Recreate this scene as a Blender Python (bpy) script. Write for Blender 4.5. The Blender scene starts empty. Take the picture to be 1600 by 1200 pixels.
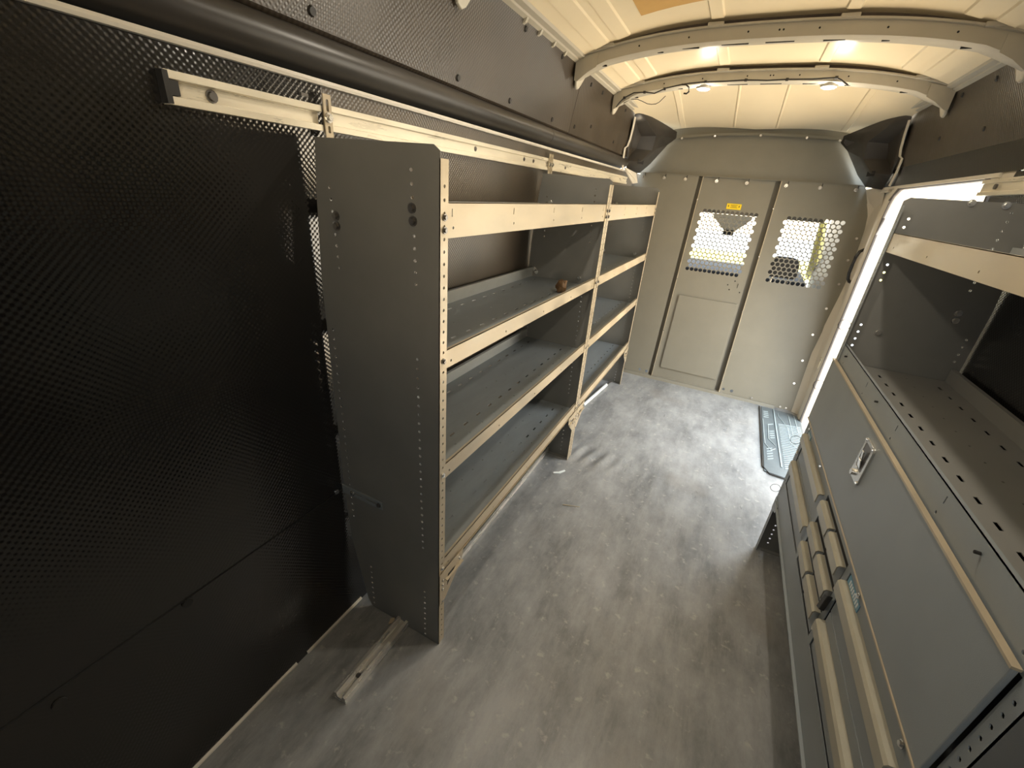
import bpy, math, random
from mathutils import Vector, Matrix
from mathutils.geometry import tessellate_polygon
random.seed(7)
scene = bpy.context.scene
PI = math.pi

# ------------------------------------------------------------------ camera
cd = bpy.data.cameras.new('camera'); cam = bpy.data.objects.new('camera', cd)
scene.collection.objects.link(cam); scene.camera = cam
cam.location = (0.5592, -0.7989, 1.4555)
cam.rotation_euler = (1.1336, -0.0752, 0.4703)
cd.sensor_width = 36; cd.lens = 661.33 / 1600 * 36
cd.clip_start = 0.02; cd.clip_end = 200

# ------------------------------------------------------------------ world and light
w = bpy.data.worlds.new('world'); scene.world = w; w.use_nodes = True
nt = w.node_tree; bg = nt.nodes['Background']
tc = nt.nodes.new('ShaderNodeTexCoord'); sx = nt.nodes.new('ShaderNodeSeparateXYZ')
nt.links.new(tc.outputs['Generated'], sx.inputs[0])
rp = nt.nodes.new('ShaderNodeValToRGB'); nt.links.new(sx.outputs['Z'], rp.inputs[0])
rp.color_ramp.elements[0].position = 0.05; rp.color_ramp.elements[0].color = (1.0, 0.84, 0.60, 1)
rp.color_ramp.elements[1].position = 0.6; rp.color_ramp.elements[1].color = (0.72, 0.86, 1.0, 1)
nt.links.new(rp.outputs[0], bg.inputs[0]); bg.inputs[1].default_value = 3.0

def area(name, loc, rot, sx_, sy_, power, col=(1, 1, 1), shape='RECTANGLE', spread=PI):
    l = bpy.data.lights.new(name, 'AREA'); l.shape = shape; l.size = sx_; l.size_y = sy_
    l.energy = power; l.color = col; l.spread = spread
    o = bpy.data.objects.new(name, l); scene.collection.objects.link(o)
    o.location = loc; o.rotation_euler = rot
    return o
# area lights for daylight by the open sliding door, plus added rear fills
def aim(loc, to):
    return (Vector(to) - Vector(loc)).to_track_quat('-Z', 'Y').to_euler()
area('sunlit_yard', (2.5, 2.3, 0.9), aim((2.5, 2.3, .9), (0, 1.7, .9)), 1.9, 1.7, 29, (1.0, 0.77, 0.47))
area('sky_by_side_door', (2.3, 2.1, 2.25), aim((2.3, 2.1, 2.25), (.3, 1.2, .2)), 1.6, 1.2, 32, (0.74, 0.88, 1.0))
area('ground_bounce', (2.2, 2.0, -.4), aim((2.2, 2.0, -.4), (.3, 1.3, 2.1)), 1.6, 1.2, 42, (1.0, 0.72, 0.38))
area('rear_fill_cool', (0.6, -1.27, 1.35), (math.radians(80), 0, 0),   .5, .5, 1.3, (0.94, 0.98, 1.0))  # added fill for the near panel, floor and cabinet
area('rear_fill_warm', (0.9, -1.27, 1.3), (math.radians(135), 0, math.radians(12)), .5, .5, 5.0, (1.0, 0.78, 0.48), spread=2.2)  # added upward warm fill for the ceiling and rails
LAMPS = [(0.19, 2.195, 0.7), (0.785, 2.195, 0.7), (0.19, 0.48, 2.3), (0.785, 0.48, 2.3)]
WARM = (1.0, 0.90, 0.74)

vs = scene.view_settings
vs.view_transform = 'Standard'; vs.look = 'None'; vs.gamma = 1; vs.use_curve_mapping = False
vs.exposure = 1.25
scene.cycles.max_bounces = 8; scene.cycles.diffuse_bounces = 5
scene.cycles.use_denoising = True

# ------------------------------------------------------------------ materials
def mat(name, col, rough=0.5, metal=0.0, var=0.0, vscale=8.0, stretch=(1, 1, 1), bump=0.0, bscale=200.0,
        diamond=0.0, emit=None, estr=0.0, rvar=0.0, spec=0.5, scratch=0.0, scol=(1, 1, 1)):
    m = bpy.data.materials.new(name); m.use_nodes = True
    n = m.node_tree.nodes; L = m.node_tree.links; p = n['Principled BSDF']
    p.inputs['Roughness'].default_value = rough; p.inputs['Metallic'].default_value = metal
    p.inputs['Specular IOR Level'].default_value = spec
    tc = n.new('ShaderNodeTexCoord'); mp = n.new('ShaderNodeMapping'); L.new(tc.outputs['Object'], mp.inputs[0])
    mp.inputs['Scale'].default_value = stretch
    nz = n.new('ShaderNodeTexNoise'); nz.inputs['Scale'].default_value = vscale; nz.inputs['Detail'].default_value = 6
    nz.inputs['Roughness'].default_value = 0.6
    L.new(mp.outputs[0], nz.inputs[0])
    rp = n.new('ShaderNodeValToRGB'); L.new(nz.outputs['Fac'], rp.inputs[0])
    rp.color_ramp.elements[0].position = 0.3; rp.color_ramp.elements[1].position = 0.7
    rp.color_ramp.elements[0].color = tuple(max(0, c * (1 - var)) for c in col) + (1,)
    rp.color_ramp.elements[1].color = tuple(min(1, c * (1 + var)) for c in col) + (1,)
    out = rp.outputs[0]
    if scratch:
        mp2 = n.new('ShaderNodeMapping'); L.new(tc.outputs['Object'], mp2.inputs[0])
        mp2.inputs['Scale'].default_value = (5, 1.4, 5); mp2.inputs['Rotation'].default_value = (0.5, 0.3, 0.2)
        n2 = n.new('ShaderNodeTexNoise'); n2.inputs['Scale'].default_value = 3.0; n2.inputs['Detail'].default_value = 8
        L.new(mp2.outputs[0], n2.inputs[0])
        r2 = n.new('ShaderNodeMapRange'); L.new(n2.outputs['Fac'], r2.inputs[0])
        r2.inputs[1].default_value = 0.52; r2.inputs[2].default_value = 0.8; r2.inputs[4].default_value = scratch
        mx = n.new('ShaderNodeMix'); mx.data_type = 'RGBA'; L.new(r2.outputs[0], mx.inputs[0])
        L.new(out, mx.inputs[6]); mx.inputs[7].default_value = tuple(scol) + (1,)
        out = mx.outputs[2]
    L.new(out, p.inputs['Base Color'])
    if rvar:
        r3 = n.new('ShaderNodeMapRange'); L.new(nz.outputs['Fac'], r3.inputs[0])
        r3.inputs[1].default_value = 0.3; r3.inputs[2].default_value = 0.7
        r3.inputs[3].default_value = rough - rvar; r3.inputs[4].default_value = rough + rvar
        L.new(r3.outputs[0], p.inputs['Roughness'])
    if bump:
        nb = n.new('ShaderNodeTexNoise'); nb.inputs['Scale'].default_value = bscale; L.new(tc.outputs['Object'], nb.inputs[0])
        b = n.new('ShaderNodeBump'); b.inputs['Strength'].default_value = bump; b.inputs['Distance'].default_value = 0.002
        L.new(nb.outputs['Fac'], b.inputs['Height']); L.new(b.outputs[0], p.inputs['Normal'])
    if diamond:
        s = n.new('ShaderNodeSeparateXYZ'); L.new(tc.outputs['Object'], s.inputs[0])
        def mth(op, a, b_=None, v=None):
            q = n.new('ShaderNodeMath'); q.operation = op; L.new(a, q.inputs[0])
            if b_ is not None: L.new(b_, q.inputs[1])
            if v is not None: q.inputs[1].default_value = v
            return q.outputs[0]
        k = PI / 0.0066
        a = mth('SINE', mth('MULTIPLY', s.outputs['Y'], v=k))
        c = mth('SINE', mth('MULTIPLY', s.outputs['Z'], v=k))
        h = mth('MULTIPLY', a, c)
        b = n.new('ShaderNodeBump'); b.inputs['Strength'].default_value = diamond; b.inputs['Distance'].default_value = 0.0015
        L.new(h, b.inputs['Height']); L.new(b.outputs[0], p.inputs['Normal'])
        # paler tips, darker hollows of the embossing
        rr = n.new('ShaderNodeMapRange'); L.new(h, rr.inputs[0]); rr.inputs[1].default_value = -.2; rr.inputs[2].default_value = .7
        mm = n.new('ShaderNodeMix'); mm.data_type = 'RGBA'; mm.blend_type = 'MULTIPLY'; mm.inputs[0].default_value = 1
        cr = n.new('ShaderNodeValToRGB'); L.new(rr.outputs[0], cr.inputs[0])
        cr.color_ramp.elements[0].color = (.62, .62, .62, 1); cr.color_ramp.elements[1].color = (1, 1, 1, 1)
        L.new(out, mm.inputs[6]); L.new(cr.outputs[0], mm.inputs[7]); L.new(mm.outputs[2], p.inputs['Base Color'])
    if emit:
        p.inputs['Emission Color'].default_value = tuple(emit) + (1,); p.inputs['Emission Strength'].default_value = estr
    return m

M = {}
M['upwall'] = mat('black_upper_lining', (0.056, 0.042, 0.028), 0.36, var=0.2, vscale=5, diamond=0.25, rvar=0.06, spec=.9)
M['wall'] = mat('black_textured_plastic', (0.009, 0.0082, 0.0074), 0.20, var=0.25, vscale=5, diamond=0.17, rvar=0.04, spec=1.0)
M['molding'] = mat('black_moulded_plastic', (0.04, 0.036, 0.032), 0.38, var=0.3, vscale=6, stretch=(1, .3, 1), rvar=0.08)
M['black'] = mat('black_plastic', (0.02, 0.019, 0.018), 0.5, var=0.2)
M['rubber'] = mat('rubber_seal', (0.16, 0.15, 0.15), 0.5, var=0.1)
M['beige'] = mat('body_paint', (0.66, 0.62, 0.54), 0.38, var=0.03, vscale=3)
M['roof'] = mat('roof_paint_warm_lit', (0.80, 0.70, 0.51), 0.34, var=0.03, vscale=4)  # whitish paint with the warm light tinted into its colour
M['bow'] = mat('roof_bow_paint', (0.46, 0.43, 0.36), 0.38, var=0.05)
M['powder'] = mat('grey_powder_coat', (0.205, 0.203, 0.19), 0.45, var=0.06, vscale=6, bump=0.15, bscale=900, scratch=0.06, scol=(.25, .24, .22))
M['powder2'] = mat('cabinet_powder_coat', (0.235, 0.262, 0.275), 0.42, var=0.05, vscale=6, bump=0.15, bscale=900, scratch=0.05, scol=(.3, .29, .27))
M['shelf'] = mat('shelf_tray_coat', (0.24, 0.262, 0.27), 0.40, var=0.12, vscale=9, stretch=(2, .5, 1), rvar=0.08, scratch=0.18, scol=(.36, .37, .37))
M['lip'] = mat('galvanised_lip', (0.47, 0.40, 0.29), 0.38, metal=0.4, var=0.10, vscale=12, stretch=(1, .5, 1), rvar=0.1)
M['alu'] = mat('aluminium', (0.80, 0.74, 0.60), 0.32, metal=0.3, var=0.10, vscale=10, stretch=(4, .4, 4), rvar=0.08)
M['alu_floor'] = mat('floor_bar_aluminium', (0.72, 0.70, 0.65), 0.25, metal=0.55, var=0.04, vscale=10, stretch=(4, .4, 4), rvar=0.08)
M['steel'] = mat('zinc_bolt', (0.70, 0.69, 0.66), 0.25, metal=0.9)
M['darksteel'] = mat('dark_bolt', (0.18, 0.17, 0.16), 0.3, metal=0.8)
M['partition'] = mat('partition_paint', (0.200, 0.188, 0.152), 0.40, var=0.05, vscale=5, bump=0.1, bscale=700, scratch=0.04, scol=(.26, .25, .22))
M['dark'] = mat('dark_gap', (0.01, 0.01, 0.01), 0.8)
M['yellow'] = mat('yellow_label', (0.85, 0.62, 0.01), 0.4)
M['ink'] = mat('label_ink', (0.12, 0.08, 0.01), 0.6)
M['blue'] = mat('blue_label', (0.12, 0.30, 0.42), 0.4)
M['white'] = mat('label_white', (0.7, 0.75, 0.76), 0.4)
M['tape'] = mat('tan_tape', (0.55, 0.34, 0.12), 0.6, var=0.05)
M['light_stop'] = mat('dark_light_stop', (0.10, 0.08, 0.065), 0.8, var=.3)  # for the added strip that darkens the gap over the bows
M['gap'] = mat('channel_shade', (0.13, 0.122, 0.10), 0.6)
M['ribs'] = mat('sill_rib_plastic', (0.26, 0.31, 0.33), 0.4)
M['liner'] = mat('tan_headliner', (0.22, 0.17, 0.11), 0.9)
M['glow'] = mat('lamp_lens', (1, 1, 1), 0.4, emit=(1.0, 0.93, 0.80), estr=8)
M['pull'] = mat('drawer_pull_coat', (0.38, 0.36, 0.29), 0.35, metal=0.2, var=0.08)
M['sill'] = mat('sill_plastic', (0.10, 0.12, 0.13), 0.42, var=0.12, vscale=14)
M['wood'] = mat('wood_sliver', (0.55, 0.45, 0.30), 0.7)
M['brown'] = mat('dried_foam', (0.16, 0.09, 0.04), 0.7, var=0.6, vscale=40, bump=0.8, bscale=120)
M['cloth'] = mat('seat_cloth', (0.03, 0.03, 0.032), 0.9, bump=0.3, bscale=500)
M['concrete'] = mat('pale_concrete', (0.62, 0.60, 0.56), 0.8, var=0.06, vscale=2)
M['yellowpaint'] = mat('yellow_paint', (0.80, 0.70, 0.22), 0.5)

def glass():
    m = bpy.data.materials.new('tinted_glass'); m.use_nodes = True; n = m.node_tree.nodes; L = m.node_tree.links
    n.remove(n['Principled BSDF']); t = n.new('ShaderNodeBsdfTransparent'); t.inputs[0].default_value = (.12, .13, .12, 1)
    g = n.new('ShaderNodeBsdfGlossy'); g.inputs['Roughness'].default_value = .02; x = n.new('ShaderNodeMixShader'); x.inputs[0].default_value = .08
    L.new(t.outputs[0], x.inputs[1]); L.new(g.outputs[0], x.inputs[2]); L.new(x.outputs[0], n['Material Output'].inputs[0]); return m
M['glass'] = glass()
# worn black rubber floor
def floor_mat():
    m = bpy.data.materials.new('worn_rubber_floor'); m.use_nodes = True
    n = m.node_tree.nodes; L = m.node_tree.links; p = n['Principled BSDF']
    tc = n.new('ShaderNodeTexCoord')
    def noise(scale, st, det=6, ro=.6, rot=0):
        mp = n.new('ShaderNodeMapping'); L.new(tc.outputs['Object'], mp.inputs[0]); mp.inputs['Scale'].default_value = st
        mp.inputs['Rotation'].default_value = (0, 0, rot)
        z = n.new('ShaderNodeTexNoise'); z.inputs['Scale'].default_value = scale; z.inputs['Detail'].default_value = det
        z.inputs['Roughness'].default_value = ro; L.new(mp.outputs[0], z.inputs[0]); return z.outputs['Fac']
    def rng(f, a, b, c, d):
        r = n.new('ShaderNodeMapRange'); L.new(f, r.inputs[0]); r.clamp = True
        for i, v in enumerate((a, b, c, d)): r.inputs[1 + i].default_value = v
        return r.outputs[0]
    def mix(f, A, B):
        x = n.new('ShaderNodeMix'); x.data_type = 'RGBA'; L.new(f, x.inputs[0])
        if isinstance(A, tuple): x.inputs[6].default_value = A + (1,)
        else: L.new(A, x.inputs[6])
        if isinstance(B, tuple): x.inputs[7].default_value = B + (1,)
        else: L.new(B, x.inputs[7])
        return x.outputs[2]
    c = mix(rng(noise(4.5, (1.2, .6, 1), 9, .7), .36, .64, 0, 1), (0.16, 0.164, 0.168), (0.32, 0.326, 0.33))
    c = mix(rng(noise(9, (2.6, .45, 1), 8, .75), .48, .70, 0, .55), c, (0.36, 0.36, 0.35))
    c = mix(rng(noise(26, (1, 1, 1), 4, .6), .60, .70, 0, .5), c, (0.48, 0.46, 0.43))
    c = mix(rng(noise(120, (1, 1, 1), 2, .5), .74, .78, 0, .6), c, (0.5, 0.49, 0.46))
    c = mix(rng(noise(2.2, (1, 1, 1), 3, .5), .58, .72, 0, .4), c, (0.19, 0.165, 0.14))
    L.new(c, p.inputs['Base Color'])
    L.new(rng(noise(5, (1.5, .5, 1)), .3, .7, .26, .42), p.inputs['Roughness'])
    b = n.new('ShaderNodeBump'); b.inputs['Strength'].default_value = .25; b.inputs['Distance'].default_value = .004
    L.new(noise(16, (1, 1, 1), 5, .6), b.inputs['Height']); L.new(b.outputs[0], p.inputs['Normal'])
    return m
M['floor'] = floor_mat()

# ------------------------------------------------------------------ mesh helpers
ORG = {}
class MB:
    def __init__(s): s.v = []; s.f = []
    def add(s, vs_, fs):
        o = len(s.v); s.v += [Vector(q) for q in vs_]; s.f += [tuple(i + o for i in f) for f in fs]; return s
    def box(s, x0, x1, y0, y1, z0, z1):
        return s.add([(x0, y0, z0), (x1, y0, z0), (x1, y1, z0), (x0, y1, z0), (x0, y0, z1), (x1, y0, z1), (x1, y1, z1), (x0, y1, z1)],
                     [(0, 3, 2, 1), (4, 5, 6, 7), (0, 1, 5, 4), (1, 2, 6, 5), (2, 3, 7, 6), (3, 0, 4, 7)])
    def prism(s, pts, vec):
        n = len(pts); vec = Vector(vec)
        return s.add([Vector(p) for p in pts] + [Vector(p) + vec for p in pts],
                     [tuple(range(n))[::-1], tuple(range(n, 2 * n))] + [(i, (i + 1) % n, n + (i + 1) % n, n + i) for i in range(n)])
    def plate(s, outer, holes, fn, th):
        """outer, holes: 2-D loops; fn maps (u, v) to 3-D; th: thickness vector"""
        th = Vector(th); loops = [outer] + holes
        tri = tessellate_polygon([[Vector((a, b, 0)) for a, b in l] for l in loops])
        P = [Vector(fn(a, b)) for l in loops for a, b in l]; n = len(P)
        fs = [tuple(t) for t in tri] + [tuple(i + n for i in reversed(t)) for t in tri]
        o = 0
        for l in loops:
            k = len(l)
            for i in range(k): fs.append((o + i, o + (i + 1) % k, o + (i + 1) % k + n, o + i + n))
            o += k
        return s.add(P + [p + th for p in P], fs)
    def tube(s, path, r, n=8, cap=True):
        P = [Vector(p) for p in path]; rings = []
        up = Vector((0, 0, 1))
        for i, p in enumerate(P):
            t = (P[min(i + 1, len(P) - 1)] - P[max(i - 1, 0)]).normalized()
            a = t.cross(up)
            if a.length < .05: a = t.cross(Vector((1, 0, 0)))
            a.normalize(); b = t.cross(a)
            rr = r[i] if isinstance(r, (list, tuple)) else r
            rings.append([p + (a * math.cos(2 * PI * k / n) + b * math.sin(2 * PI * k / n)) * rr for k in range(n)])
        vs_ = [q for g in rings for q in g]
        fs = [(i * n + k, i * n + (k + 1) % n, (i + 1) * n + (k + 1) % n, (i + 1) * n + k) for i in range(len(P) - 1) for k in range(n)]
        if cap: fs += [tuple(range(n))[::-1], tuple((len(P) - 1) * n + k for k in range(n))]
        return s.add(vs_, fs)
    def sweep(s, section, path_vec0, path_vec1):
        """closed 3-D section extruded"""
        return s.prism(section, Vector(path_vec1) - Vector(path_vec0))
    def grid(s, rows):
        m = len(rows[0])
        return s.add([q for r in rows for q in r], [(i * m + j, i * m + j + 1, (i + 1) * m + j + 1, (i + 1) * m + j) for i in range(len(rows) - 1) for j in range(m - 1)])
    def bolt(s, p, d, r=.007, h=.005, n=6):
        p = Vector(p); d = Vector(d).normalized()
        s.tube([p, p + d * h * .35], r * 1.35, 12); s.tube([p + d * h * .35, p + d * h], [r, r * .85], n); return s
    def build(s, name, m, parent=None, smooth=False, bev=0):
        me = bpy.data.meshes.new(name); o = bpy.data.objects.new(name, me); scene.collection.objects.link(o)
        org = Vector((0, 0, 0)); root = parent
        while root is not None and root.parent is not None: root = root.parent
        if root is not None: org = ORG.get(root, org)
        me.from_pydata([tuple(q - org) for q in s.v], [], s.f)
        import bmesh
        b = bmesh.new(); b.from_mesh(me); bmesh.ops.recalc_face_normals(b, faces=b.faces); b.to_mesh(me); b.free()
        me.materials.append(M[m] if isinstance(m, str) else m)
        if parent is not None: o.parent = parent
        if smooth:
            for f in me.polygons: f.use_smooth = True
            try: me.set_sharp_from_angle(angle=math.radians(40))
            except Exception: pass
        if bev:
            md = o.modifiers.new('bevel', 'BEVEL'); md.width = bev; md.segments = 2; md.limit_method = 'ANGLE'
        return o

def thing(name, label, cat, loc=(0, 0, 0), group=None):
    o = bpy.data.objects.new(name, None); scene.collection.objects.link(o); o.location = loc; o.empty_display_size = .1
    ORG[o] = Vector(loc); o['label'] = label; o['category'] = cat
    if group: o['group'] = group
    return o
def tag(o, label, cat, group=None, kind=None):
    o['label'] = label; o['category'] = cat
    if group: o['group'] = group
    if kind: o['kind'] = kind
    return o
def struct(o, label=None, cat=None):
    o['kind'] = 'structure'
    if label: o['label'] = label
    if cat: o['category'] = cat
    return o
def circ(u, v, r, n=8, ph=0): return [(u + r * math.cos(2 * PI * k / n + ph), v + r * math.sin(2 * PI * k / n + ph)) for k in range(n)]
def rrect(u0, u1, v0, v1, r, n=4):
    out = []
    for cu, cv, a0 in ((u1 - r, v1 - r, 0), (u0 + r, v1 - r, 90), (u0 + r, v0 + r, 180), (u1 - r, v0 + r, 270)):
        for k in range(n + 1):
            a = math.radians(a0 + 90 * k / n); out.append((cu + r * math.cos(a), cv + r * math.sin(a)))
    return out

XC = 0.49                                     # centre line of the van
def mx(x): return 2 * XC - x                  # mirror left <-> right
WL = [(-.357, 0.0), (-.372, .12), (-.384, .35), (-.386, .9), (-.384, 1.2), (-.370, 1.52), (-.365, 1.628)]   # lower wall profile
Y0, Y1 = -1.30, 3.34

# ------------------------------------------------------------------ floor
rows = []
xs = [-.40 + i * 1.78 / 110 for i in range(111)]; ys = [-1.35 + j * 4.75 / 250 for j in range(251)]
for y in ys:
    r = []
    for x in xs:
        # real wrinkles of the mat by the foot of the middle upright, near z = 0
        g = math.exp(-(((x - .12) / .15) ** 2 + ((y - 1.40) / .09) ** 2))
        g2 = math.exp(-(((x - .50) / .14) ** 2 + ((y - 1.36) / .08) ** 2))
        z = .010 * g * math.sin((x * 1.0 - (y - 1.4) * .25) * 2 * PI / .085) + .0025 * g2 * math.sin(x * 2 * PI / .08)
        r.append((x, y, z))
    rows.append(r)
struct(MB().grid(rows).build('floor', 'floor', smooth=True), 'worn dark grey rubber mat covering the van cargo floor', 'floor')
sub = MB().box(-.40, 1.38, -1.35, 3.40, -.08, -.02).build('floor_underlay', 'black'); struct(sub, 'steel pan below the rubber mat', 'floor')

# ------------------------------------------------------------------ left wall
def wall_strip(prof, y0, y1, f=lambda x: x, ny=2):
    ys_ = [y0 + (y1 - y0) * k / (ny - 1) for k in range(ny)]
    return MB().grid([[(f(x), y, z) for x, z in prof] for y in ys_])
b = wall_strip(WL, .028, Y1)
M['wall_lit'] = mat('lining_with_door_glow', (0.088, 0.066, 0.042), 0.34, var=0.3, vscale=4, diamond=0.30, rvar=0.06, spec=0.9)  # lit copy of the black lining, door reflection put into its colour
struct(b.build('wall_left.001', 'wall_lit', smooth=True), 'black diamond-textured lining behind the left shelves, door reflection put into its colour', 'wall')
b = wall_strip(WL, Y0, .028)
b.prism([(-.42, Y0, 0), (-.44, Y0, 0), (-.44, Y0, 1.65), (-.42, Y0, 1.65)], (0, Y1 - Y0, 0))
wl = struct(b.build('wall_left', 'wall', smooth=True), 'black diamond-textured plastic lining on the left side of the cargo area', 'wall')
# seam and fasteners in the lower lining
MB().box(-.3860, -.3835, Y0, 0.0, .509, .513).build('seam', 'dark', wl)
for y, z in ((-.735, .478), (-.50, .50)):
    MB().tube([(-.386, y, z), (-.380, y, z)], .011, 14).build('push_pin', 'black', wl)
for y, z in ((0.28, .9), (-.62, 1.2)):
    MB().tube([(-.388, y, z), (-.381, y, z)], .011, 14).build('push_pin', 'black', wl)
# pale metal seen at the foot of the wall
b = MB().prism([(-.372, Y0, 0.002), (-.352, Y0, 0.002), (-.352, Y0, .008), (-.362, Y0, .012), (-.372, Y0, .012)], (0, 1.0, 0))
b.prism([(-.372, -.26, 0.002), (-.352, -.26, 0.002), (-.352, -.26, .008), (-.362, -.26, .012), (-.372, -.26, .012)], (0, .24, 0))
struct(b.build('trim_1', 'beige'), 'thin pale metal edge where the left lining meets the floor', 'trim')
# ragged torn gap by the pale strip
# pale strip above the rail
struct(MB().prism([(-.372, Y0, 1.629), (-.357, Y0, 1.629), (-.355, Y0, 1.634), (-.357, Y0, 1.640), (-.372, Y0, 1.640)], (0, 3.02 - Y0, 0)).build('trim_2', 'beige'),
       'narrow cream painted edge along the top of the left wall lining', 'trim')
# rounded black moulding
prof = [(-.395, 1.645)]
for k in range(11):
    a = math.radians(-80 + 160 * k / 10); prof.append((-.375 + .043 * math.cos(a), 1.689 + .036 * math.sin(a)))
prof += [(-.395, 1.728)]
def closed(prof, f=lambda x: x, y0=Y0, y1=2.93):
    return MB().prism([(f(x), y0, z) for x, z in prof], (0, y1 - y0, 0))
b = MB()
b.prism([(x, Y0, z) for x, z in prof], (0, 1.355 - Y0, 0)); b.prism([(x, 1.358, z) for x, z in prof], (0, 2.93 - 1.358, 0))
struct(b.build('trim_3', 'molding', smooth=True), 'rounded black plastic moulding running the length of the left wall', 'trim')
# upper lining
UL = [(-.362, 1.722), (-.352, 1.73), (-.342, 1.80), (-.325, 1.90), (-.306, 1.985), (-.300, 2.0)]
UB = [(x - .03, z) for x, z in UL]
def upper(f, y0, y1): return MB().prism([(f(x), y0, z) for x, z in UL + UB[::-1]], (0, y1 - y0, 0))
def uplx(z):
    for (a, za), (c, zc) in zip(UL, UL[1:]):
        if za <= z <= zc: return a + (c - a) * (z - za) / (zc - za)
    return UL[-1][0]
ident = lambda x: x
wu = struct(upper(ident, Y0, 1.598).build('wall_left_upper', 'upwall', smooth=True), 'black textured plastic upper lining on the left, nearer section', 'wall')
wu2 = struct(upper(ident, 1.602, 3.10).build('wall_left_upper.001', 'upwall', smooth=True), 'black textured plastic upper lining on the left, section beyond the seam', 'wall')
PINS = [(.009, 1.755), (.559, 1.752), (.918, 1.753), (1.353, 1.753), (.93, 1.975), (1.30, 1.98)]
PINS2 = [(1.66, 1.765), (1.92, 1.80), (1.74, 1.965), (1.95, 1.968), (2.50, 1.97), (2.45, 1.78)]
def pins(lst, f, par, sgn):
    for y, z in lst:
        x = f(uplx(z)); MB().tube([(x - sgn * .002, y, z), (x + sgn * .005, y, z - .001)], [.011, .008], 12).build('push_pin', 'black', par)
pins(PINS, ident, wu, 1); pins(PINS2, ident, wu2, 1)

# ------------------------------------------------------------------ right wall, with the sliding door opening
YD0, YD1, ZD = 1.50, 2.74, 1.615
def wrx(z):
    for (a, za), (c, zc) in zip(WL, WL[1:]):
        if za <= z <= zc: return mx(a + (c - a) * (z - za) / (zc - za))
    return mx(WL[-1][0])
b = wall_strip(WL, Y0, YD0, mx); b.box(1.405, 1.42, Y0, YD0, 0, 1.65)
struct(b.build('wall_right', 'wall', smooth=True), 'black textured lining on the right side behind the shelves', 'wall')
wur = struct(upper(mx, Y0, 1.33).build('wall_right_upper', 'upwall', smooth=True), 'black textured upper lining on the right, nearer section', 'wall')
wur2 = struct(upper(mx, 1.334, 3.10).build('wall_right_upper.001', 'upwall', smooth=True), 'black textured upper lining over the side door', 'wall')
# the lower part of the upper lining on this side reaches down to the door header
for nm, y0, y1 in (('trim_4', Y0, 1.33), ('trim_5', 1.334, 3.05)):
    zl = 1.645 if nm == 'trim_4' else 1.630
    pr = [(mx(-.352), 1.73), (mx(-.358), zl), (mx(-.385), zl), (mx(-.385), 1.73)]
    struct(MB().prism([(x, y0, z) for x, z in pr], (0, y1 - y0, 0)).build(nm, 'wall'), 'smooth black lining band over the side door' if nm == 'trim_5' else 'smooth black lining band above the right rail', 'trim')
pins([(1.762, 1.965), (2.07, 1.968), (1.76, 1.80), (2.24, 1.82)], mx, wur2, -1)
pins([(1.15, 1.77), (.9, 1.96)], mx, wur, -1)
pins([], mx, wur, -1)

# door frame (pillar by the partition, header, sill) in body paint
def pypart(z): return 2.906 + .24938 * z
zs_ = [0, .15, .3, .45, .6, .75, .9, 1.05, 1.2, 1.35, 1.45, 1.53, 1.58, 1.615]
def dedge(z):            # front edge of the opening, rounded at the top
    if z < 1.45: return YD1 + .05 * (z / 1.45)
    t = (z - 1.45) / .165; return YD1 + .05 - .13 * (1 - math.sqrt(max(0, 1 - t * t)))
b = MB()
b.grid([[(mx(-.36) + .012, dedge(z), z), (mx(-.36) - .004, dedge(z) + .03, z), (mx(-.36) - .004, dedge(z) + .09, z), (mx(-.36) + .02, dedge(z) + .11, z),
         (mx(-.36) + .03, max(dedge(z) + .16, pypart(z) - .01), z), (mx(-.36) + .045, pypart(z) + .10, z)] for z in zs_])
b.grid([[(mx(-.36) + .012, dedge(z), z), (1.44, dedge(z) + .01, z), (1.46, dedge(z) + .08, z)] for z in zs_])
b.box(mx(-.36) - .002, 1.46, YD0 - .02, 3.35, 1.615, 1.632)
b.box(mx(-.36) + .004, 1.40, 2.90, 3.35, 1.60, 1.72)
def pedge(z):
    E_ = [(.0, 1.300), (.466, 1.305), (.75, 1.34), (1.0, 1.375), (1.23, 1.385), (1.436, 1.372), (1.62, 1.30)]
    for (a, x0), (c, x1) in zip(E_, E_[1:]):
        if a <= z <= c: return x0 + (x1 - x0) * (z - a) / (c - a)
    return 1.30
b.grid([[(pedge(z) - .015, pypart(z) + .006, z), (max(pedge(z) + .004, 1.345), pypart(z) - .03, z), (1.372, max(dedge(z) + .10, pypart(z) - .16), z)] for z in zs_])
b.box(1.34, 1.48, YD0 - .02, YD1 + .03, -.06, -.008)
pil = struct(b.build('door_1', 'beige', smooth=True), 'cream painted pillar and header of the open sliding side door', 'door frame')
# seal round the opening
path = [(1.352, dedge(z) - .004, z) for z in zs_] + [(1.352, y, 1.617) for y in (2.58, 2.3, 2.0, 1.7, 1.6)] + [(1.352, 1.54, 1.60), (1.352, 1.52, 1.56), (1.352, 1.515, 1.4), (1.352, 1.515, .02)]
MB().tube(path, .011, 8).build('door_seal', 'rubber', pil, smooth=True)
path = [(1.346, dedge(z) + .035, z) for z in zs_[:11]] + [(1.346, dedge(1.53) + .03, 1.54), (1.346, 2.66, 1.632)]
MB().tube(path, .008, 6).build('door_seal', 'rubber', pil, smooth=True)
# latch plate holes on the pillar
for y, z in ((2.78, .17), (2.785, .20), (2.77, .70), (2.78, .95), (2.79, 1.27)):
    MB().tube([(1.348, y + .03, z), (1.339, y + .03, z)], .006, 8).build('hole', 'dark', pil)
MB().box(1.331, 1.343, 2.79, 2.83, .42, .50).build('striker_plate', 'alu', pil, bev=.003)
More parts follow.
